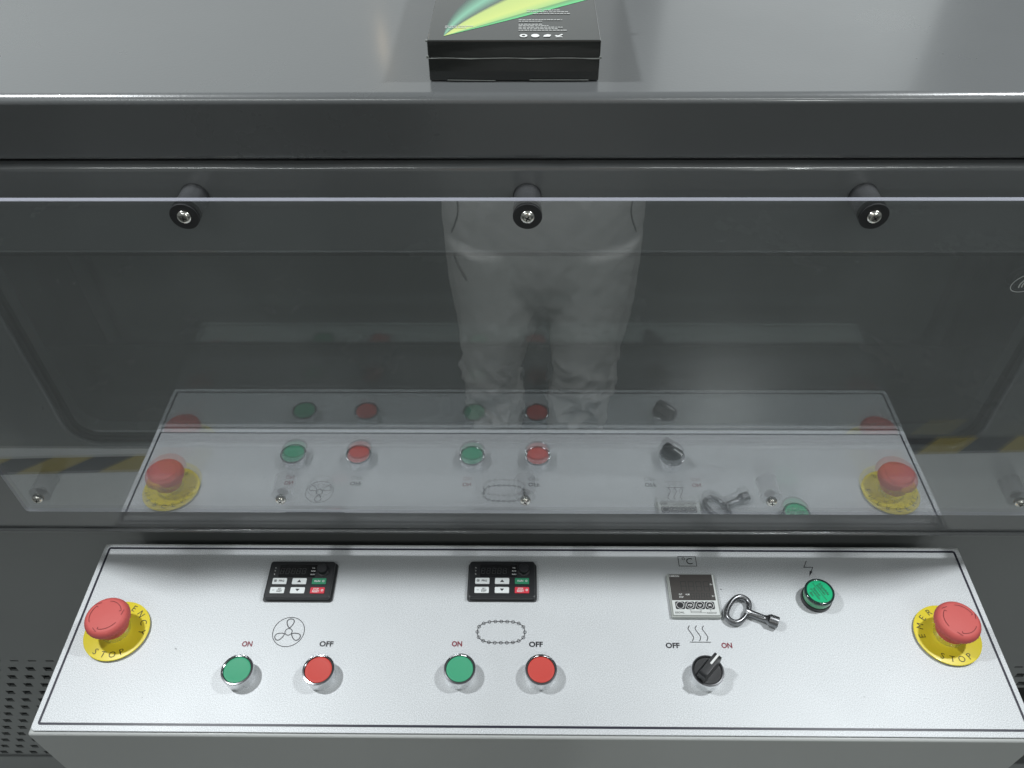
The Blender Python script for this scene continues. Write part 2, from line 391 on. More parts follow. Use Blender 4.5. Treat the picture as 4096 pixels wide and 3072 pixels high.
# lower body with perforated vent panel and base
b = MB(); b.box(-1.0, 1.0, .03, .9, -.3196, .030, .002); mbuild(b, 'lower_body', 'floorlit_paint')
b = MB(); th = .0030; yv = .0312
rows = 14; pz = .02446; px = .0240; hs = .0055
z_top = -.3200; zc0 = -.3460
for r in range(rows):
    zc = zc0+pz-pz*r; zt, zb = zc+pz/2, zc-pz/2
    if r == 0: zt = z_top
    off = 0 if r % 2 else px/2
    xs = -.7033 - 13*px + off; nc = 71
    vs, fs = [], []
    for c in range(nc):
        x = xs+c*px; a, d = x-px/2, x+px/2; hz = hs if r else .0028; zc_ = zc if r else zc+.0005
        k = len(vs)
        vs += [(a, yv, zb), (d, yv, zb), (d, yv, zt), (a, yv, zt), (x-hs, yv, zc_-hz), (x+hs, yv, zc_-hz), (x+hs, yv, zc_+hz), (x-hs, yv, zc_+hz),
               (x-hs, yv+th, zc_-hz), (x+hs, yv+th, zc_-hz), (x+hs, yv+th, zc_+hz), (x-hs, yv+th, zc_+hz)]
        for i in range(4):
            j = (i+1) % 4; fs += [(k+i, k+j, k+4+j, k+4+i), (k+4+i, k+4+j, k+8+j, k+8+i)]
    b.add(vs, fs)
mbuild(b, 'perforated_vent', 'floorlit_paint', smooth=0)
zvb = zc0+pz-pz*(rows-1)-pz/2
b = MB(); b.box(-1.0, 1.0, .06, .9, zvb, -.3215); mbuild(b, 'vent_backing', 'dark')
b = MB(); b.box(-1.0, 1.0, .0285, .9, FLOOR+.02, zvb-.0005, .002, 3); mbuild(b, 'base_panel', 'floorlit_paint')

# ------------------------------------------------------------------ clear guard on stand-offs
YF, YB = -.0118, -.0078
guard = empty('clear_guard', (0, YB, .0739))
tag(guard, 'clear acrylic guard sheet screwed on stand-offs in front of the machine window', 'guard')
X0, X1, Z0, Z1 = -.4868, .478, .0739, .4206
b = MB()
rr_ = .004
def rloop(y, d):
    o = []
    for cx, cz, a0 in ((X1-rr_, Z1-rr_, 0), (X0+rr_, Z1-rr_, 90), (X0+rr_, Z0+rr_, 180), (X1-rr_, Z0+rr_, 270)):
        for i in range(5):
            a = math.radians(a0+22.5*i); o.append((cx+(rr_-d)*math.cos(a), y-YB, cz+(rr_-d)*math.sin(a)-Z0))
    return o
f0, f1, f2, f3 = rloop(YF, .0004), rloop(YF+.0004, 0), rloop(YB-.0004, 0), rloop(YB, .0004); k = len(f0)
b.add(f0, [tuple(range(k))], 0); b.add(f3, [tuple(k-1-i for i in range(k))], 0)
for a_, b_ in ((f0, f1), (f1, f2), (f2, f3)): b.add(a_+b_, [(i, (i+1) % k, k+(i+1) % k, k+i) for i in range(k)], 1)
b.build('sheet', ['pane', 'edge'], guard, smooth=0)
# one stand-off with its screw; local -Y is towards the viewer
RY = Matrix.Rotation(PI/2, 4, 'X')      # lathe axis z -> -y
b = MB(); b.lathe([(.0098, 0), (.0098, .0006), (.0094, .0012), (.0094, .0195), (.0098, .0200), (.0098, .0208)], 32, 0, RY, cap0=True)
so = b.build('standoff', 'standoff', guard, smooth=40)
b = MB(); b.lathe([(.0098, .02082), (.0100, .02082), (.0100, .02090), (.0055, .02091)], 32, 0, RY, cap1=True)
b.build('rubber_end', 'rubber', so, smooth=0)
b = MB(); hf = YM-YF
b.lathe([(.0050, hf+.0006), (.0050, hf+.0014), (.0047, hf+.0021), (.0040, hf+.0029), (.0030, hf+.0034), (.0022, hf+.0036)], 28, 0, RY, cap1=True)
for an in (0, PI/2): b.box(-.0021, .0021, -.00045, .00045, hf+.00245, hf+.00375, mi=1, X=RY @ Matrix.Rotation(an+.5, 4, 'Z'))
b.build('screw', ['steel', 'recess'], so, smooth=30)
b = MB(); b.lathe([(.0098, hf+.0001), (.0099, hf+.0008), (.0096, hf+.0011), (.0056, hf+.0011), (.0051, hf+.0007)], 36, 0, RY, cap1=True); W0 = b.build('washer', 'rubber', None, smooth=40)
first = True
for row, zz in enumerate((.0951, .4087)):
    for k_ in range(-2, 3):
        o = so if first else copy_tree(so, guard); first = False
        if row == 1: wa = W0 if k_ == -2 else W0.copy(); (COL.objects.link(wa) if k_ > -2 else None); wa.parent = o
        o.location = (-.0045+.2309*k_, YM-YB, zz-Z0); o.rotation_euler = (0, .35*k_+row, 0)
# etched oval emblem near the right edge
b = MB(); E = Matrix.Translation((.3535, YF-YB-.0002, .3535-Z0)) @ RY @ Matrix.Rotation(math.radians(28), 4, 'Z')
b.circle(0, 0, .0125, .0006, 0, 40, 0, E, ry=.0078)
for q, (r_, a0, a1) in enumerate(((.0078, 60, 170), (.0060, 50, 172), (.0042, 35, 175))):
    b.ribbon([(.0015+r_*1.15*math.cos(math.radians(a0+(a1-a0)*i/14)), -.0035+r_*math.sin(math.radians(a0+(a1-a0)*i/14))) for i in range(15)], .0009, 0, False, 0, E)
b.build('etched_emblem', 'emblem', guard, smooth=0)

# small scratches and flecks on the sheet
b = MB(); SX_ = Matrix.Translation((0, YF-YB-.00015, -Z0)) @ RY; rs = random.Random(11)
for x, z, ln, an in ((-.353, .336, .005, 50), (-.3325, .3516, .002, 30), (-.301, .3546, .003, 35), (-.265, .333, .0016, 20), (.227, .2368, .003, -20), (.242, .2297, .004, -35), (-.244, .1276, .003, 70), (-.2012, .3868, .003, 10), (.129, .3887, .004, 8), (.2399, .3509, .003, 60), (-.1393, .1159, .002, 0), (-.325, .2484, .002, 80), (.31, .30, .004, -50), (.05, .33, .002, 15), (-.10, .27, .0035, -60), (.16, .19, .002, 40), (-.41, .22, .004, 65), (.38, .26, .002, 10)):
    a = math.radians(an); c, d = math.cos(a)*ln/2, math.sin(a)*ln/2
    b.ribbon([(x-c, z-d), (x-c*.2+d*.15, z-d*.2), (x+c, z+d)], rs.uniform(.0003, .0007), 0, False, 0, SX_)
o = b.build('surface_scratches', 'scratch', guard, smooth=0); o['kind'] = 'stuff'

# ------------------------------------------------------------------ control console
TILT = .0231
con = empty('control_console', (0, 0, 0), (TILT, 0, 0))
tag(con, 'silver faced control console with push buttons, keypads and emergency stops', 'control console')
HW, D = .4403, .1900
b = MB(); b.box(-.4425, .4425, -D-.0030, .004, -.175, -.0020, .0028, 4); b.build('housing', 'console_paint', con)
b = MB(); b.rprism(0, -D/2, 2*HW, D, .0045, -.0019, 0, .0004, n=6); b.build('face_plate', 'silver', con)
ZI = .00025
def rrect(x0, x1, y0, y1, r, n=5):
    o = []
    for cx, cy_, a0 in ((x1-r, y1-r, 0), (x0+r, y1-r, 90), (x0+r, y0+r, 180), (x1-r, y0+r, 270)):
        for i in range(n+1): a = math.radians(a0+90*i/n); o.append((cx+r*math.cos(a), cy_+r*math.sin(a)))
    return o
b = MB(); b.ribbon(rrect(-HW+.0058, HW-.0058, -D+.0062, -.0036, .0015), .0021, ZI, True); b.build('border_line', 'line_ink', con, smooth=0)
def word(t, x, v, col, wd):
    b = MB(); b.text(t, x, -v, ZI, h=.0055, wd=wd, off=.03); return b.build('printed_word', col, con, smooth=0)
word('ON', -.2671, .1080, 'red_ink', .0098); word('OFF', -.1921, .1075, 'ink', .0131)
word('ON', -.0687, .1067, 'red_ink', .0098); word('OFF', .0058, .1067, 'ink', .0131)
word('OFF', .1344, .1070, 'ink', .0131); word('ON', .1851, .1067, 'red_ink', .0100)
# fan symbol
b = MB(); fx, fy = -.2304, -.0955; b.circle(fx, fy, .0150, .00062, ZI, 56); b.circle(fx, fy, .0034, .0007, ZI, 28)
for a0 in (90, 210, 330):
    c, s_ = math.cos(math.radians(a0)), math.sin(math.radians(a0)); pts = []
    for t in range(25):
        q = t/24
        an = 2*PI*q; lx = .0088+.0046*math.cos(an+PI); ly = .0046*math.sin(an+PI)*(.38+.62*(lx-.0042)/.0092)
        pts.append((fx+c*lx-s_*ly, fy+s_*lx+c*ly))
    b.ribbon(pts[:-1], .0008, ZI, True)
b.build('fan_symbol', 'ink', con, smooth=0)
# roller chain symbol
b = MB(); kx, ky = -.0273, -.0945; pts = []; a_, h_ = .0226, .0109
for i in range(96):
    t = 2*PI*i/96; c, s_ = math.cos(t), math.sin(t)
    pts.append((kx+math.copysign(abs(c)**.62, c)*a_, ky+math.copysign(abs(s_)**.82, s_)*h_))
b.ribbon(pts, .00062, ZI, True)
L = [0]; 
for i in range(96): L.append(L[-1]+(Vector(pts[(i+1) % 96])-Vector(pts[i])).length)
for q in range(20):
    d = L[-1]*q/20; i = max(j for j in range(96) if L[j] <= d); f = (d-L[i])/(L[i+1]-L[i])
    p = Vector(pts[i]).lerp(Vector(pts[(i+1) % 96]), f); b.circle(p.x, p.y, .00145, .0005, ZI+.00002, 16)
b.build('chain_symbol', 'ink', con, smooth=0)
# heat symbol
def smooth_pts(c, n=8):
    o = []
    for i in range(len(c)-1):
        p0, p1, p2, p3 = c[max(i-1, 0)], c[i], c[i+1], c[min(i+2, len(c)-1)]
        for j in range(n):
            t = j/n; o.append(tuple(.5*((2*p1[k])+(-p0[k]+p2[k])*t+(2*p0[k]-5*p1[k]+4*p2[k]-p3[k])*t*t+(-p0[k]+3*p1[k]-3*p2[k]+p3[k])*t**3) for k in (0, 1)))
    o.append(tuple(c[-1])); return o
b = MB()
for dx in (0, .0067, .0135): b.ribbon(smooth_pts([(.1529+dx, -.0868), (.1512+dx, -.0900), (.1533+dx, -.0942), (.1551+dx, -.0986), (.1535+dx, -.1026)]), .00068, ZI)
b.ribbon([(.1511, -.1035), (.1709, -.1036)], .0006, ZI); b.build('heat_symbol', 'ink', con, smooth=0)
# degree symbol in its frame
b = MB(); b.ribbon([(.1517, -.0105), (.1695, -.0105), (.1694, -.0217), (.1517, -.0217)], .0006, ZI, True)
b.text('C', .1626, -.0160, ZI, h=.0072, wd=.0062, off=.004); b.circle(.1569, -.0133, .0013, .0006, ZI, 20); b.build('degree_symbol', 'ink', con, smooth=0)
# electricity arrow
b = MB(); b.ribbon([(.2814, -.0151), (.2772, -.0224), (.2860, -.0224), (.2832, -.0275)], .00062, ZI)
b.poly([(.2820, -.0264), (.2845, -.0274), (.2801, -.0330)], ZI+.00002); b.build('voltage_arrow_symbol', 'ink', con, smooth=0)
# specks of dirt and scratches on the plate
b = MB()
for (x, v, q) in ((-.3335, .1135, .0010), (-.414, .083, .0008), (.1895, .048, .0011), (.30, .155, .0006), (.05, .06, .0005), (-.12, .045, .0005), (.33, .13, .0005), (-.35, .16, .0006)):
    b.ribbon([(x-q, -v), (x, -v+q*.35), (x+q, -v-q*.2)], q*.5, ZI)
o = b.build('dirt_specks', 'ink', con, smooth=0); o['kind'] = 'stuff'

# push buttons
def push_button(x, v, cap, label, rot):
    b = MB(); b.lathe([(.0139, 0), (.0139, .0075), (.0143, .0082), (.0143, .0112), (.0146, .0116), (.0146, .0130)], 96, serr=((3, 4), .004), cap1=False)
    b.lathe([(.0146, .0130), (.0146, .0136), (.0143, .0141), (.0131, .0143), (.0126, .0140), (.0126, .0120)], 96, mi=1, cap1=False)
    o = b.build('push_button', ['alu', 'rimchrome'], con, smooth=40); o.location = (x, -v, 0); o.rotation_euler = (0, 0, rot); o['label'] = label
    b = MB(); b.lathe([(.0123, .009), (.0123, .0131), (.0120, .0135), (.0110, .0136), (.0085, .0135), (.0080, .0133), (.0, .0133)], 56, cap1=False)
    b.build('cap', cap, o, smooth=60); return o
push_button(-.2658, .1394, 'green', 'green push button left of the fan symbol', .3)
push_button(-.1919, .1388, 'red', 'red push button right of the fan symbol', 1.1)
push_button(-.0638, .1372, 'green', 'green push button left of the chain symbol', 2.0)
push_button(.0100, .1374, 'red', 'red push button right of the chain symbol', .7)
# selector switch
b = MB(); b.lathe([(.0139, 0), (.0139, .0075), (.0143, .0082), (.0143, .0112), (.0147, .0116), (.0147, .0132)], 96, serr=((3, 4), .004), cap1=False)
b.lathe([(.0147, .0132), (.0147, .0138), (.0143, .0143), (.0131, .0144), (.0127, .0140), (.0127, .0115)], 96, mi=1, cap1=False)
sel = b.build('selector_switch', ['alu', 'rimchrome'], con, smooth=40); sel.location = (.1604, -.1376, 0)
b = MB(); b.lathe([(.0126, .0105), (.0126, .0133), (.0122, .0137), (0, .0137)], 48, cap1=False)
b.build('knob_disc', 'blackp', sel, smooth=40)
AH = math.radians(90-43)
b = MB(); HX = Matrix.Rotation(AH, 4, 'Z')
prof = [(-.0122, .0125), (-.0122, .0238), (-.0100, .0258), (.0095, .0262), (.0130, .0255), (.0140, .0238), (.0118, .0150), (.0112, .0125)]
vs = []; 
for x_, z_ in prof:
    hw_ = .0036+(.0270-z_)*.075; vs += [(x_, -hw_, z_), (x_, hw_, z_)]
n_ = len(prof); fs = [(2*i, 2*((i+1) % n_), 2*((i+1) % n_)+1, 2*i+1) for i in range(n_)] + [tuple(2*i for i in range(n_)), tuple(2*i+1 for i in range(n_-1, -1, -1))]
bb = bmesh.new(); V = [bb.verts.new(q) for q in vs]; [bb.faces.new([V[i] for i in f]) for f in fs]
bmesh.ops.recalc_face_normals(bb, faces=bb.faces[:]); bmesh.ops.bevel(bb, geom=bb.edges[:], offset=.0006, segments=2, profile=.5, affect='EDGES')
b.bm(bb, 0, HX); b.build('handle', 'blackp', sel, smooth=40)
b = MB(); b.add([(.0010, -.0010, .02640), (.0125, -.0010, .02605), (.0125, .0010, .02605), (.0010, .0010, .02640)], [(0, 1, 2, 3)], 0, HX)
b.box(.0010, .0128, -.0010, .0010, .0250, .02645, .0002, 1, 0, HX); b.v = b.v[4:]; b.f = [tuple(i-4 for i in q) for q in b.f[1:]]; b.m = b.m[1:]
b.build('pointer_stripe', 'white', sel)

# emergency stops
def estop(x, v, label, rot, tilt):
    b = MB(); b.lathe([(.0140, .0030), (.0138, .0050), (.0134, .0062), (.0134, .0145)], 64, cap1=True)
    o = b.build('emergency_stop_button', 'alu', con, smooth=40); o.location = (x, -v, 0); o['label'] = label
    b = MB(); b.lathe([(.0133, .0054), (.0150, .0046), (.0200, .0038), (.0298, .0035), (.0304, .0030), (.0304, .0022), (.0298, .0018)], 96, cap1=False)
    lp = b.build('legend_plate', 'yellow', o, smooth=50); lp.rotation_euler = (tilt, 0, 0)
    b = MB(); R_ = .0247
    def arc(t, mid, step):
        for i, ch in enumerate(t):
            if mid > 0: a = math.radians(mid-(i-(len(t)-1)/2)*step); b.text(ch, R_*math.cos(a), R_*math.sin(a), .00395, h=.0058, rot=a-PI/2, off=-.010)
            else: a = math.radians(mid+(i-(len(t)-1)/2)*step); b.text(ch, R_*math.cos(a), R_*math.sin(a), .00395, h=.0058, rot=a+PI/2, off=-.010)
    arc('EMERGENCY', 90, 23.5); arc('STOP', -90, 20)
    q = b.build('plate_lettering', 'ink', o, smooth=0); q.rotation_euler = (tilt, 0, rot)
    b = MB(); b.lathe([(.0120, .0120), (.0141, .0122), (.0141, .0215), (.0150, .0228), (.0186, .0236), (.0200, .0250), (.0203, .0268), (.0201, .0288), (.0192, .0310), (.0176, .0326), (.0155, .0333), (.0, .0336)], 160, serr=((4, 5, 6), .007), cap1=False)
    hd = b.build('mushroom_head', 'estop', o, smooth=60); hd.rotation_euler = (0, 0, rot)
    b = MB()
    for k_ in range(3):
        a0 = 20+120*k_+rot*57; A = [math.radians(a0+70*i/14) for i in range(15)]
        b.ribbon([(.0142*math.cos(t), .0142*math.sin(t)) for t in A], .00042, .03375)
        e = A[0]; er, et = Vector((math.cos(e), math.sin(e))), Vector((math.sin(e), -math.cos(e)))
        t0 = er*.0142
        b.ribbon([t0+er*.0022, t0+er*.0024+et*.0003, t0+et*.0048-er*.0004], .00042, .03375)
        b.ribbon([t0, t0-er*.0020+et*.0002, ], .00042, .03375)
    b.build('arrow_marks', 'mark', o, smooth=0)
    return o
estop(-.3940, .0967, 'red mushroom emergency stop at the left end', 0.0, 0)
estop(.3940, .0960, 'red mushroom emergency stop at the right end', 0.0, 0)

# inverter keypads
def keypad(x0, x1, v0, v1, label):
    wd, ht = x1-x0, v1-v0; H = .0072
    b = MB(); b.rprism(0, 0, wd+.0016, ht+.0016, .0028, 0, H, .0012, n=5)
    b.rprism(0, 0, wd+.0050, ht+.0040, .0032, 0, .0012, .0005, n=5, mi=1)
    o = b.build('inverter_keypad', ['blackp', 'standoff'], con, smooth=40); o.location = ((x0+x1)/2, -(v0+v1)/2, 0); o['label'] = label
    P = lambda u, q: (-wd/2+u*wd, ht/2-q*ht)
    b = MB(); x_, y_ = P(.44, .265); b.rprism(x_, y_, wd*.80*.72, ht*.36, .001, H-.0005, H+.00015, 0, n=3); b.build('display', 'screen', o)
    b = MB()
    for i in range(5):
        cx, cy_ = P(.20+.085*i, .27); w2, h2 = .0016, .0030
        for seg in ((-1, 1, 1, 1), (-1, 0, 1, 0), (-1, -1, 1, -1), (-1, 0, -1, 1), (1, 0, 1, 1), (-1, -1, -1, 0), (1, -1, 1, 0)):
            b.ribbon([(cx+seg[0]*w2+seg[1]*.0003, cy_+seg[1]*h2), (cx+seg[2]*w2+seg[3]*.0003, cy_+seg[3]*h2)], .0006, H+.00022)
    b.build('digit_segments', 'ghost', o, smooth=0)
    for (u, q, mt, nm) in ((.193, .565, 'keywhite', 'PRG'), (.500, .565, 'keywhite', 'up arrow'), (.808, .565, 'keygreen', 'RUN'), (.188, .822, 'keywhite', 'SET SHIFT'), (.500, .822, 'keywhite', 'down arrow'), (.808, .822, 'keyred', 'STOP RESET')):
        b = MB(); x_, y_ = P(u, q); b.rprism(x_, y_, wd*.222, ht*.172, .0009, H-.001, H+.0009, .0003, n=3)
        k_ = b.build('key', mt, o); k_['label'] = nm + (' key, white' if mt == 'keywhite' else ' key, green' if mt == 'keygreen' else ' key, red')
    ZT = H+.00105; b = MB()
    x_, y_ = P(.225, .562); b.text('PRG', x_, y_, ZT, h=.0021, wd=.0052, off=.02)
    x_, y_ = P(.128, .562); b.ribbon(rrect(x_-.0011, x_+.0011, y_-.0010, y_+.0010, .0003, 2), .0003, ZT, True); [b.ribbon([(x_-.0006, y_+d), (x_+.0008, y_+d)], .0003, ZT) for d in (-.0005, 0, .0005)]
    x_, y_ = P(.5, .567); b.poly([(x_-.0021, y_-.0013), (x_+.0021, y_-.0013), (x_, y_+.0014)], ZT)
    x_, y_ = P(.5, .820); b.poly([(x_-.0021, y_+.0013), (x_+.0021, y_+.0013), (x_, y_-.0014)], ZT)
    x_, y_ = P(.222, .788); b.text('SET', x_, y_, ZT, h=.0016, wd=.0034, off=.015); x_, y_ = P(.222, .858); b.text('SHIFT', x_, y_, ZT, h=.0016, wd=.0052, off=.015)
    x_, y_ = P(.222, .822); b.ribbon([(x_-.0028, y_), (x_+.0028, y_)], .0003, ZT); x_, y_ = P(.128, .825); b.text('<<', x_, y_, ZT, h=.0010, wd=.0020, off=.01)
    x_, y_ = P(.782, .565); b.text('RUN', x_, y_, ZT, h=.0021, wd=.0056, off=.015, mi=1); x_, y_ = P(.875, .565); b.circle(x_, y_, .0009, .0004, ZT, 14, 1)
    x_, y_ = P(.785, .785); b.text('STOP', x_, y_, ZT, h=.0017, wd=.0054, off=.02, mi=1); x_, y_ = P(.785, .860); b.text('RESET', x_, y_, ZT, h=.0017, wd=.0066, off=.02, mi=1)
    x_, y_ = P(.785, .823); b.ribbon([(x_-.0034, y_), (x_+.0034, y_)], .00035, ZT, mi=1); x_, y_ = P(.882, .823); b.circle(x_, y_, .0010, .0004, ZT, 14, 1); b.poly([(x_-.0005, y_-.0004), (x_+.0005, y_-.0004), (x_, y_+.0005)], ZT, 1)
    for t, q in (('Hz', .180), ('RPM', .270), ('RUN', .365)): x_, y_ = P(.685, q); b.text(t, x_, y_, H+.0003, h=.0014, wd=.0018*len(t)*.75, off=.01, mi=1)
    for t, q in (('A', .180), ('V', .270), ('%', .365)): x_, y_ = P(.085, q); b.text(t, x_, y_, H+.0003, h=.0014, off=.01, mi=1)
    b.build('key_lettering', ['ink', 'white'], o, smooth=0)
    b = MB(); x_, y_ = P(.835, .255); b.lathe([(.0063, H-.0005), (.0063, H+.0006), (.0058, H+.0011), (.0052, H+.0012), (.0050, H+.0050), (.0046, H+.0056), (.0, H+.0056)], 40, 0, T(x_, y_), cap1=False)
    b.build('knob', 'blackp', o, smooth=40); return o
keypad(-.2600, -.1962, .0233, .0625, 'keypad above the fan symbol'); keypad(-.0590, .0048, .0221, .0610, 'keypad above the chain symbol')

# temperature controller
x0, x1, v0, v1 = .1385, .1825, .0347, .0785; wd, ht = x1-x0, v1-v0; H = .0058
b = MB(); b.rprism(0, 0, wd+.0034, ht+.0034, .0012, 0, H-.0014, .0004, n=3); b.rprism(0, 0, wd+.0012, ht+.0012, .0010, H-.0016, H, .0006, n=3, mi_top=1)
tcn = b.build('temperature_controller', ['body_grey', 'face_grey'], con, smooth=40); tcn.location = ((x0+x1)/2, -(v0+v1)/2, 0)
P = lambda u, q: (-wd/2+u*wd, ht/2-q*ht)
b = MB(); x_, y_ = P(.485, .325); b.rprism(x_, y_, wd*.965, ht*.645, .0004, H-.0004, H+.00015, 0, n=2); b.build('display', 'screen2', tcn)
b = MB()
for (n_, q, h2, u0, du) in ((4, .30, .0052, .30, .17), (4, .545, .0032, .47, .115)):
    for i in range(n_):
        cx, cy_ = P(u0+du*i, q); w2 = h2*.48
        for sg in ((-1, 1, 1, 1), (-1, 0, 1, 0), (-1, -1, 1, -1), (-1, 0, -1, 1), (1, 0, 1, 1), (-1, -1, -1, 0), (1, -1, 1, 0)):
            b.ribbon([(cx+sg[0]*w2, cy_+sg[1]*h2), (cx+sg[2]*w2, cy_+sg[3]*h2)], .0006, H+.00022)
b.build('digit_segments', 'ghost', tcn, smooth=0)
for i in range(4):
    b = MB(); x_, y_ = P(.163+.217*i, .772); b.rprism(x_, y_, wd*.205, ht*.185, .0013, H-.0003, H+.0004, .0002, n=3)
    k_ = b.build('key', 'blackp', tcn); k_['label'] = ('blank key', 'key with loop arrow', 'key with down chevrons', 'key with up chevrons')[i]
b = MB(); ZT = H+.00055
for i in range(4): x_, y_ = P(.163+.217*i, .772); b.circle(x_, y_, .0035, .00042, ZT, 26, 1)
x_, y_ = P(.163+.217, .772); b.ribbon([(x_-.0012, y_-.0006), (x_-.0018, y_), (x_-.0012, y_+.0007), (x_+.0013, y_+.0007), (x_+.0018, y_), (x_+.0012, y_-.0007), (x_, y_-.0007)], .0005, ZT, mi=1); b.poly([(x_+.0003, y_-.0001), (x_+.0003, y_-.0014), (x_-.0008, y_-.0007)], ZT, 1)
for i, sg in ((2, -1), (3, 1)):
    x_, y_ = P(.163+.217*i, .772)
    for d in (-.0006, .0005): b.ribbon([(x_-.0015, y_+d-.0004*sg), (x_, y_+d+.0006*sg), (x_+.0015, y_+d-.0004*sg)], .0005, ZT, mi=1)
x_, y_ = P(.120, .045); b.text('OMRON', x_, y_, H+.0003, h=.0018, wd=.0098, off=.01, mi=1)
x_, y_ = P(.205, .505); b.text('OUT', x_, y_, H+.0003, h=.0018, wd=.0033, off=.012, mi=1); x_, y_ = P(.358, .505); b.text('ALM', x_, y_, H+.0003, h=.0018, wd=.0038, off=.012, mi=1)
x_, y_ = P(.215, .572); b.text('STOP', x_, y_, H+.0003, h=.0018, wd=.0042, off=.012, mi=1)
x_, y_ = P(.925, .255); b.text('PV', x_, y_, H+.0003, h=.0017, wd=.0026, off=.012, mi=1); x_, y_ = P(.925, .545); b.text('SV', x_, y_, H+.0003, h=.0017, wd=.0026, off=.012, mi=1)
x_, y_ = P(.135, .948); b.text('E5CWL', x_, y_, H+.0002, h=.0019, wd=.0086, off=.012)
x_, y_ = P(.595, .920); b.text('AT', x_, y_, H+.0002, h=.0016, wd=.0024, off=.008); x_, y_ = P(.830, .955); b.text('RUN/STOP', x_, y_, H+.0002, h=.0015, wd=.0092, off=.008)
b.ribbon([P(.38, .875), P(.38, .950), P(.71, .950)], .0003, H+.0002); b.ribbon([P(.38, .915), P(.56, .915)], .0003, H+.0002); b.ribbon([P(.60, .872), P(.60, .895)], .0003, H+.0002); b.ribbon([P(.815, .872), P(.815, .930)], .0003, H+.0002)
b.build('face_lettering', ['ink', 'white'], tcn, smooth=0)

# signal lamp
b = MB(); b.lathe([(.0146, 0), (.0146, .0048), (.0140, .0055), (.0120, .0056)], 64, cap1=True)
lam = b.build('signal_lamp', 'blackp', con, smooth=40); lam.location = (.2805, -.0578, 0)
b = MB(); b.lathe([(.0136, .0050), (.0139, .0060), (.0139, .0112), (.0137, .0118)], 64, cap1=True); b.build('lens', 'lensband', lam, smooth=40)
b = MB(); b.lathe([(.0135, .0115), (.0142, .0119), (.0144, .0132), (.0141, .0146), (.0130, .0151), (.0121, .0149), (.0120, .0143)], 64, cap1=False); b.build('rim', 'rim', lam, smooth=60)
b = MB(); b.lathe([(.0121, .0138), (.0121, .0144), (0, .0145)], 64, cap1=False); b.build('lens_face', 'lens', lam, smooth=40)
b = MB(); RT = math.radians(-64); tx, ty = (math.cos(RT), math.sin(RT)), (-math.sin(RT), math.cos(RT))
for t, a_, o_, wdt in (('Schutzfolie', -.0004, .0056, .0138), ('entfernen', -.0010, .0027, .0118), ('Remove', -.0008, -.0026, .0096), ('protection', .0002, -.0056, .0130), ('film', -.0012, -.0085, .0046)):
    b.text(t, tx[0]*a_+ty[0]*o_, tx[1]*a_+ty[1]*o_, .01465, h=.0027, wd=wdt, rot=RT, off=.004)
b.ribbon([(tx[0]*-.0103, tx[1]*-.0103), (tx[0]*.0103, tx[1]*.0103)], .0004, .01466); b.build('lens_lettering', 'ink', lam, smooth=0)

# ------------------------------------------------------------------ socket key lying on the console
key = empty('socket_key', (.2010, -.0721, .0), (TILT, 0, 0)); key.location = Vector((.2010, -.0721*math.cos(TILT), -.0721*math.sin(TILT)))
tag(key, 'chrome socket key with an oval loop handle lying on the silver console', 'key')
b = MB(); la = math.atan2(22, 16); dl, ds = Vector((math.cos(la), math.sin(la))), Vector((-math.sin(la), math.cos(la))); pts = []
for i in range(48):
    t = 2*PI*i/48; c, s_ = math.cos(t), math.sin(t)
    q = dl*(.0148*math.copysign(abs(c)**.85, c)) + ds*(.0088*math.copysign(abs(s_)**.85, s_)); pts.append((q.x, q.y, .0043))
b.tube(pts, .0027, 12, True, flat=1.35); b.build('loop_handle', 'chrome', key, smooth=60)
b = MB(); sh = Vector((25.4, -11.3)).normalized(); sn = Vector((-sh.y, sh.x)); pt = lambda d, z: (sh.x*d+.0045, sh.y*d-.0008, z)
b.tube([pt(.0025, .0042), pt(.0050, .0042), pt(.0085, .0045), pt(.0200, .0047), pt(.0225, .0052), pt(.0250, .0058)], [.0050, .0043, .0036, .0033, .0037, .0052], 16)
b.build('shaft', 'chrome', key, smooth=50)
b = MB(); SX = Matrix.Translation(pt(.0245, .0060)) @ Matrix.Rotation(math.atan2(sh.y, sh.x), 4, 'Z') @ Matrix.Rotation(PI/2, 4, 'Y')
b.lathe([(.0050, 0), (.0058, .0008), (.0058, .0085), (.0055, .0092), (.0043, .0093), (.0041, .0060)], 16, 0, SX, cap0=True); b.build('socket', 'chrome', key, smooth=25)

# ------------------------------------------------------------------ box on top of the machine
ZT_ = .4810
bx = empty('product_box', (-.0135, .0335, ZT_), (0, 0, -.004))
tag(bx, 'small glossy black shrink wrapped box with a green streak, on top of the machine', 'box')
w2 = .0547
b = MB(); b.box(-w2+.0001, w2-.0002, .0001, .1858, .0003, .0151, .0008, 2); b.build('tray', 'boxblack', bx)
b = MB(); b.box(-w2, w2, 0, .186, .0152, .0264, .0011, 2); b.build('lid', 'boxblack', bx)
b = MB(); b.tube([(-w2+2*w2*i/20, -.0003-.0003*math.sin(i*1.7), .0152+.0003*math.sin(i*.9)) for i in range(21)], .00022, 6)
for x_, z_, q in ((-w2-.0001, .0262, .0006), (-w2-.0001, .0160, .0008), (w2+.0001, .0155, .0007)): b.box(x_-q, x_+q, -.0006, .0012, z_-q, z_+q, q*.4)
b.box(-w2, w2*.99, -.0002, .0001, .0150, .0154); b.tube([(-.043, -.0006, .0012), (-.012, -.0006, .0008)], .00028, 5); b.tube([(.010, -.0006, .0012), (.048, -.0006, .0012)], .00028, 5)
b.build('film_seam', 'film', bx)
ZP = .02655
b = MB(); N = 14
tip = Vector((-.0445, .0065)); A = Vector((-.030, .075)); B = Vector((.060, .075)); c0 = Vector((-.045, .040)); c1 = Vector((-.005, .030))
vs, fs, uv = [], [], []
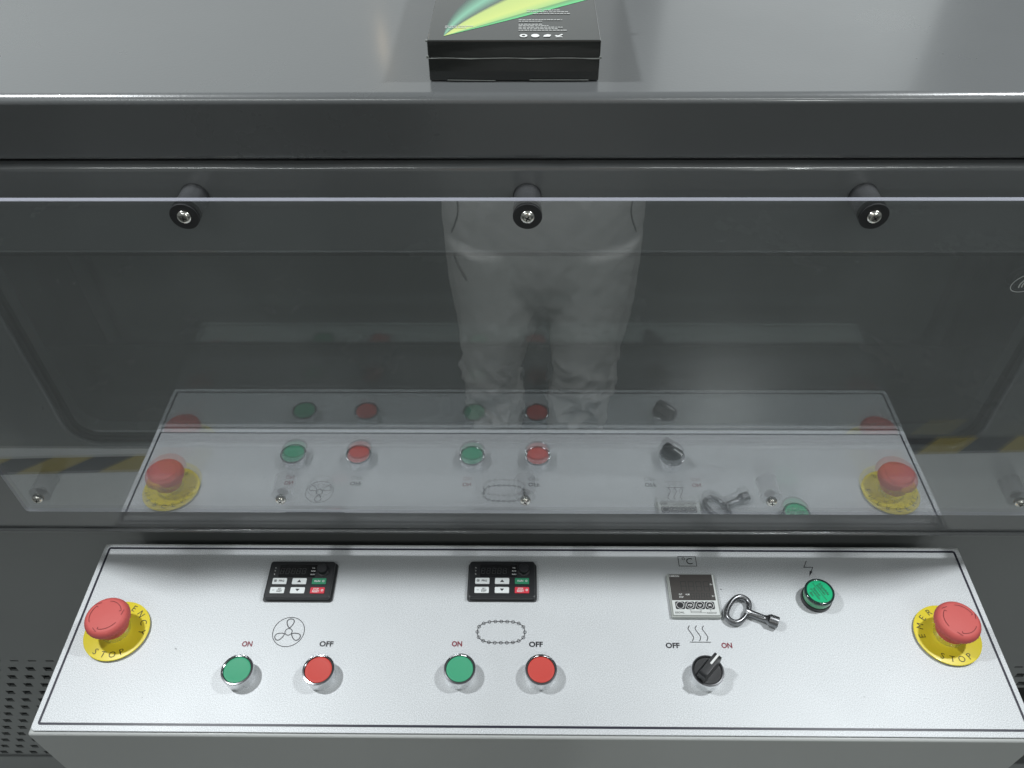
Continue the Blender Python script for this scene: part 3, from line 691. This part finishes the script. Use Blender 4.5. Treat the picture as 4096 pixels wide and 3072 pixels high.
for i in range(N+1):
    t = i/N; l_ = tip*(1-t)**2+c0*2*t*(1-t)+A*t*t; r_ = tip*(1-t)**2+c1*2*t*(1-t)+B*t*t
    for j in range(9): q = l_.lerp(r_, j/8); vs.append((q.x, q.y, ZP)); uv.append((t, j/8))
for i in range(N):
    for j in range(8): a = i*9+j; fs.append((a, a+1, a+10, a+9))
b.add(vs, fs); st = b.build('colour_streak', 'streak', bx, smooth=0)
ul = st.data.uv_layers.new(name='UVMap')
for lp_ in st.data.loops: ul.data[lp_.index].uv = uv[lp_.vertex_index]
b = MB(); rnd = random.Random(3)
def dashes(x0, x1, y, h):
    x = x0
    while x < x1-.0004:
        q = min(rnd.uniform(.0008, .0026), x1-x); b.add([(x, y, ZP+.0002), (x+q, y, ZP+.0002), (x+q, y+h, ZP+.0002), (x, y+h, ZP+.0002)], [(0, 1, 2, 3)]); x += q+rnd.uniform(.0003, .0006)
for i, (a_, c_) in enumerate(((.0028, .034), (.0028, .028), (.0028, .031), (.0028, .022), (.0028, .018))): dashes(a_, c_, .0145+.0024*i, .0011)
for i, (a_, c_) in enumerate(((.0028, .018), (.0028, .031))): dashes(a_, c_, .0290+.0026*i, .0011)
for i, (a_, c_) in enumerate(((.012, .037), (.008, .036), (.008, .030))): dashes(a_, c_, .0420+.003*i, .0012)
for i in range(2): dashes(-.0445, -.0300+.004*i, .0185+.0026*i, .0012)
o = b.build('fine_print', 'boxprint', bx, smooth=0); o['kind'] = 'stuff'
for i in range(4):
    b = MB(); cx, cy_ = .0060+.0074*i, .0066
    if i == 0: b.circle(cx, cy_, .0018, .0013, ZP+.0002, 24)
    elif i == 1: b.disc(cx, cy_, .0026, ZP+.0002); b.ribbon([(cx-.0012, cy_-.0006), (cx, cy_+.0010)], .0001, ZP+.0003)
    elif i == 2: b.poly([(cx-.0024, cy_-.0018), (cx+.0018, cy_-.0018), (cx+.0026, cy_+.0012), (cx+.0004, cy_+.0022), (cx-.0018, cy_+.0008)], ZP+.0002)
    else: b.ribbon([(cx-.0022, cy_+.0004), (cx-.0006, cy_-.0010), (cx+.0024, cy_+.0020)], .0012, ZP+.0002); b.ribbon([(cx-.0020, cy_-.0020), (cx+.0022, cy_-.0018)], .0009, ZP+.0002)
    b.build('care_icon', 'white', bx, smooth=0)

# ------------------------------------------------------------------ the photographer, seen mirrored in the guard
def remeshed(b, name, mt, parent, vox, folds=0., fscale=14., sm=6):
    o = b.build(name, mt, parent, smooth=0)
    r = o.modifiers.new('r', 'REMESH'); r.mode = 'VOXEL'; r.voxel_size = vox
    q = o.modifiers.new('s', 'SMOOTH'); q.factor = .5; q.iterations = sm
    dg = bpy.context.evaluated_depsgraph_get(); me = bpy.data.meshes.new_from_object(o.evaluated_get(dg))
    o.modifiers.clear(); o.data = me
    if folds:
        me.calc_loop_triangles() if hasattr(me, 'calc_loop_triangles') else None
        no = [v.normal.copy() for v in me.vertices]
        for v, n_ in zip(me.vertices, no):
            p = v.co; wgt = folds(p)
            sg = 1 if p.x > .01 else -1
            a = mnoise.noise(Vector((p.x*6+3, p.y*5, p.z*fscale+sg*p.x*13)))
            c = mnoise.noise(Vector((p.x*14+5, p.y*14+4, p.z*fscale*1.9-sg*p.x*24)))
            e = mnoise.noise(Vector((p.x*26, p.y*20+4, p.z*5)))
            rid = (1-abs(a))**5; ri2 = (1-abs(c))**5
            v.co = p + n_*(wgt*(.011*rid+.009*ri2-.006)+.0010*e)
        me.update()
    me.shade_smooth(); me.materials.clear(); me.materials.append(M[mt]); return o
PX, PY = .020, -.90
per = empty('person', (PX, PY, FLOOR))
tag(per, 'person in pale khaki trousers and shirt standing at the console, mirrored in the guard', 'person')
def loft(b, rings, n=28):
    vs, fs = [], []
    for (x, y, z, rx, ry) in rings:
        for i in range(n): a = 2*PI*i/n; vs.append((x+rx*math.cos(a), y+ry*math.sin(a), z))
    for j in range(len(rings)-1):
        for i in range(n): k = (i+1) % n; fs.append((j*n+i, j*n+k, (j+1)*n+k, (j+1)*n+i))
    fs += [tuple(n-1-i for i in range(n)), tuple((len(rings)-1)*n+i for i in range(n))]
    b.add(vs, fs)
Lz = -FLOOR
b = MB()
loft(b, [(.020, 0, Lz-.425, .020, .040), (.019, 0, Lz-.38, .080, .075), (.018, 0, Lz-.33, .150, .095), (.015, 0, Lz-.27, .190, .112), (.012, 0, Lz-.18, .197, .118), (.014, 0, Lz-.10, .195, .118), (.010, 0, Lz-.02, .178, .114), (0, 0, Lz+.08, .165, .112)])
loft(b, [(-.083, -.02, Lz-.86, .046, .085), (-.091, -.01, Lz-.735, .047, .078), (-.097, .015, Lz-.60, .056, .078), (-.096, .016, Lz-.54, .064, .082), (-.086, .010, Lz-.47, .078, .090), (-.075, .005, Lz-.41, .092, .100), (-.080, 0, Lz-.31, .100, .106), (-.085, 0, Lz-.20, .098, .112)])
loft(b, [(.100, -.02, Lz-.86, .050, .085), (.102, -.01, Lz-.735, .054, .078), (.109, .015, Lz-.60, .063, .078), (.111, .016, Lz-.54, .070, .082), (.112, .010, Lz-.47, .080, .090), (.112, .005, Lz-.41, .092, .100), (.112, 0, Lz-.31, .098, .106), (.108, 0, Lz-.20, .102, .112)])
wf = lambda p: .16 + 2.0*max(0, min(1, (Lz-.48-p.z)/.14))
tro = remeshed(b, 'trousers', 'cloth', per, .0065, wf, 15, 4)
from mathutils.bvhtree import BVHTree
tro.data.update(); bv = BVHTree.FromPolygons([v.co.copy() for v in tro.data.vertices], [tuple(q.vertices) for q in tro.data.polygons])
def seam(pts, rad, name):
    o = []
    for a in smooth_pts(pts, 10):
        h = bv.ray_cast(Vector((a[0], .6, a[1])), Vector((0, -1, 0)))
        if h[0]: o.append(tuple(h[0]+Vector((0, .0004, 0))))
    b = MB(); b.tube(o, rad, 6); b.build(name, 'seam', tro, wn=False)
seam([(-.150, Lz-.06), (-.146, Lz-.12), (-.162, Lz-.175)], .0016, 'pocket_seam'); seam([(.178, Lz-.06), (.172, Lz-.12), (.188, Lz-.175)], .0016, 'pocket_seam')
seam([(-.158, Lz-.215), (-.150, Lz-.235), (-.135, Lz-.262)], .0026, 'pocket_flap')
b = MB()   # shirt with sleeves to the wrist, arms raised to hold the phone
loft(b, [(0, .005, Lz-.02, .180, .125), (0, .010, Lz+.10, .178, .130), (0, 0, Lz+.30, .185, .120), (0, -.01, Lz+.42, .190, .105), (0, -.015, Lz+.48, .120, .075), (0, -.01, Lz+.53, .062, .060)])
for sx in (-1, 1): b.tube([(sx*.165, -.01, Lz+.44), (sx*.225, .03, Lz+.30), (sx*.215, .12, Lz+.24), (sx*.150, .27, Lz+.44), (sx*.110, .34, Lz+.56)], [.062, .055, .050, .042, .036], 14)
remeshed(b, 'shirt', 'shirt', per, .010, lambda p: .6, 12)
b = MB()   # head, neck, hands as one continuous body under the clothes
loft(b, [(0, -.01, Lz+.45, .060, .055), (0, -.005, Lz+.56, .055, .056), (0, .010, Lz+.60, .060, .075), (0, .012, Lz+.65, .072, .092), (0, .008, Lz+.72, .077, .098), (0, 0, Lz+.78, .070, .090), (0, -.005, Lz+.815, .040, .055)])
b.tube([(0, .098, Lz+.70), (0, .115, Lz+.672), (0, .100, Lz+.662)], [.009, .014, .010], 10)
for sx in (-1, 1):
    b.tube([(sx*.076, -.005, Lz+.725), (sx*.086, -.010, Lz+.70), (sx*.078, -.002, Lz+.665)], [.010, .012, .009], 8)
    b.tube([(0, 0, Lz+.30), (sx*.165, -.01, Lz+.42), (sx*.220, .03, Lz+.30), (sx*.210, .12, Lz+.25), (sx*.150, .27, Lz+.44), (sx*.108, .345, Lz+.565), (sx*.100, .370, Lz+.610), (sx*.098, .385, Lz+.650)], [.05, .045, .038, .034, .030, .025, .030, .024], 12)
    for f, (dz, ln) in enumerate(((.036, .92), (.018, 1.0), (0, .95), (-.018, .78))):
        b.tube([(sx*.104, .380, Lz+.640+dz), (sx*.100, .400, Lz+.655+dz), (sx*(.100-.028*ln), .408, Lz+.662+dz), (sx*(.100-.042*ln), .400, Lz+.662+dz)], [.0105, .0095, .0085, .0075], 8)
    b.tube([(sx*.098, .365, Lz+.625), (sx*.076, .362, Lz+.640), (sx*.058, .372, Lz+.655)], [.012, .010, .008], 8)
remeshed(b, 'body', 'skin', per, .0055, sm=3)
b = MB(); loft(b, [(0, -.030, Lz+.64, .074, .075), (0, -.020, Lz+.72, .084, .092), (0, -.008, Lz+.79, .078, .097), (0, -.010, Lz+.835, .045, .060)]); remeshed(b, 'hair', 'hair', per, .008, sm=3)
for sx, nm in ((-.088, 0), (.103, 1)):
    b = MB(); b.tube([(sx, -.09, .05), (sx, -.02, .06), (sx, .06, .045), (sx, .14, .035), (sx, .185, .030)], [.040, .048, .045, .045, .030], 14, flat=.8); remeshed(b, 'shoe', 'shoe', per, .008)
ph = empty('phone', tuple(CAM-fwd*.006)); ph.rotation_euler = cam.matrix_world.to_euler()
tag(ph, 'dark phone held up by the person to take the picture', 'phone')
b = MB(); b.box(-.1300, .0200, -.0550, .0200, .0020, .0100, .003, 3); b.build('phone_body', 'blackp', ph)
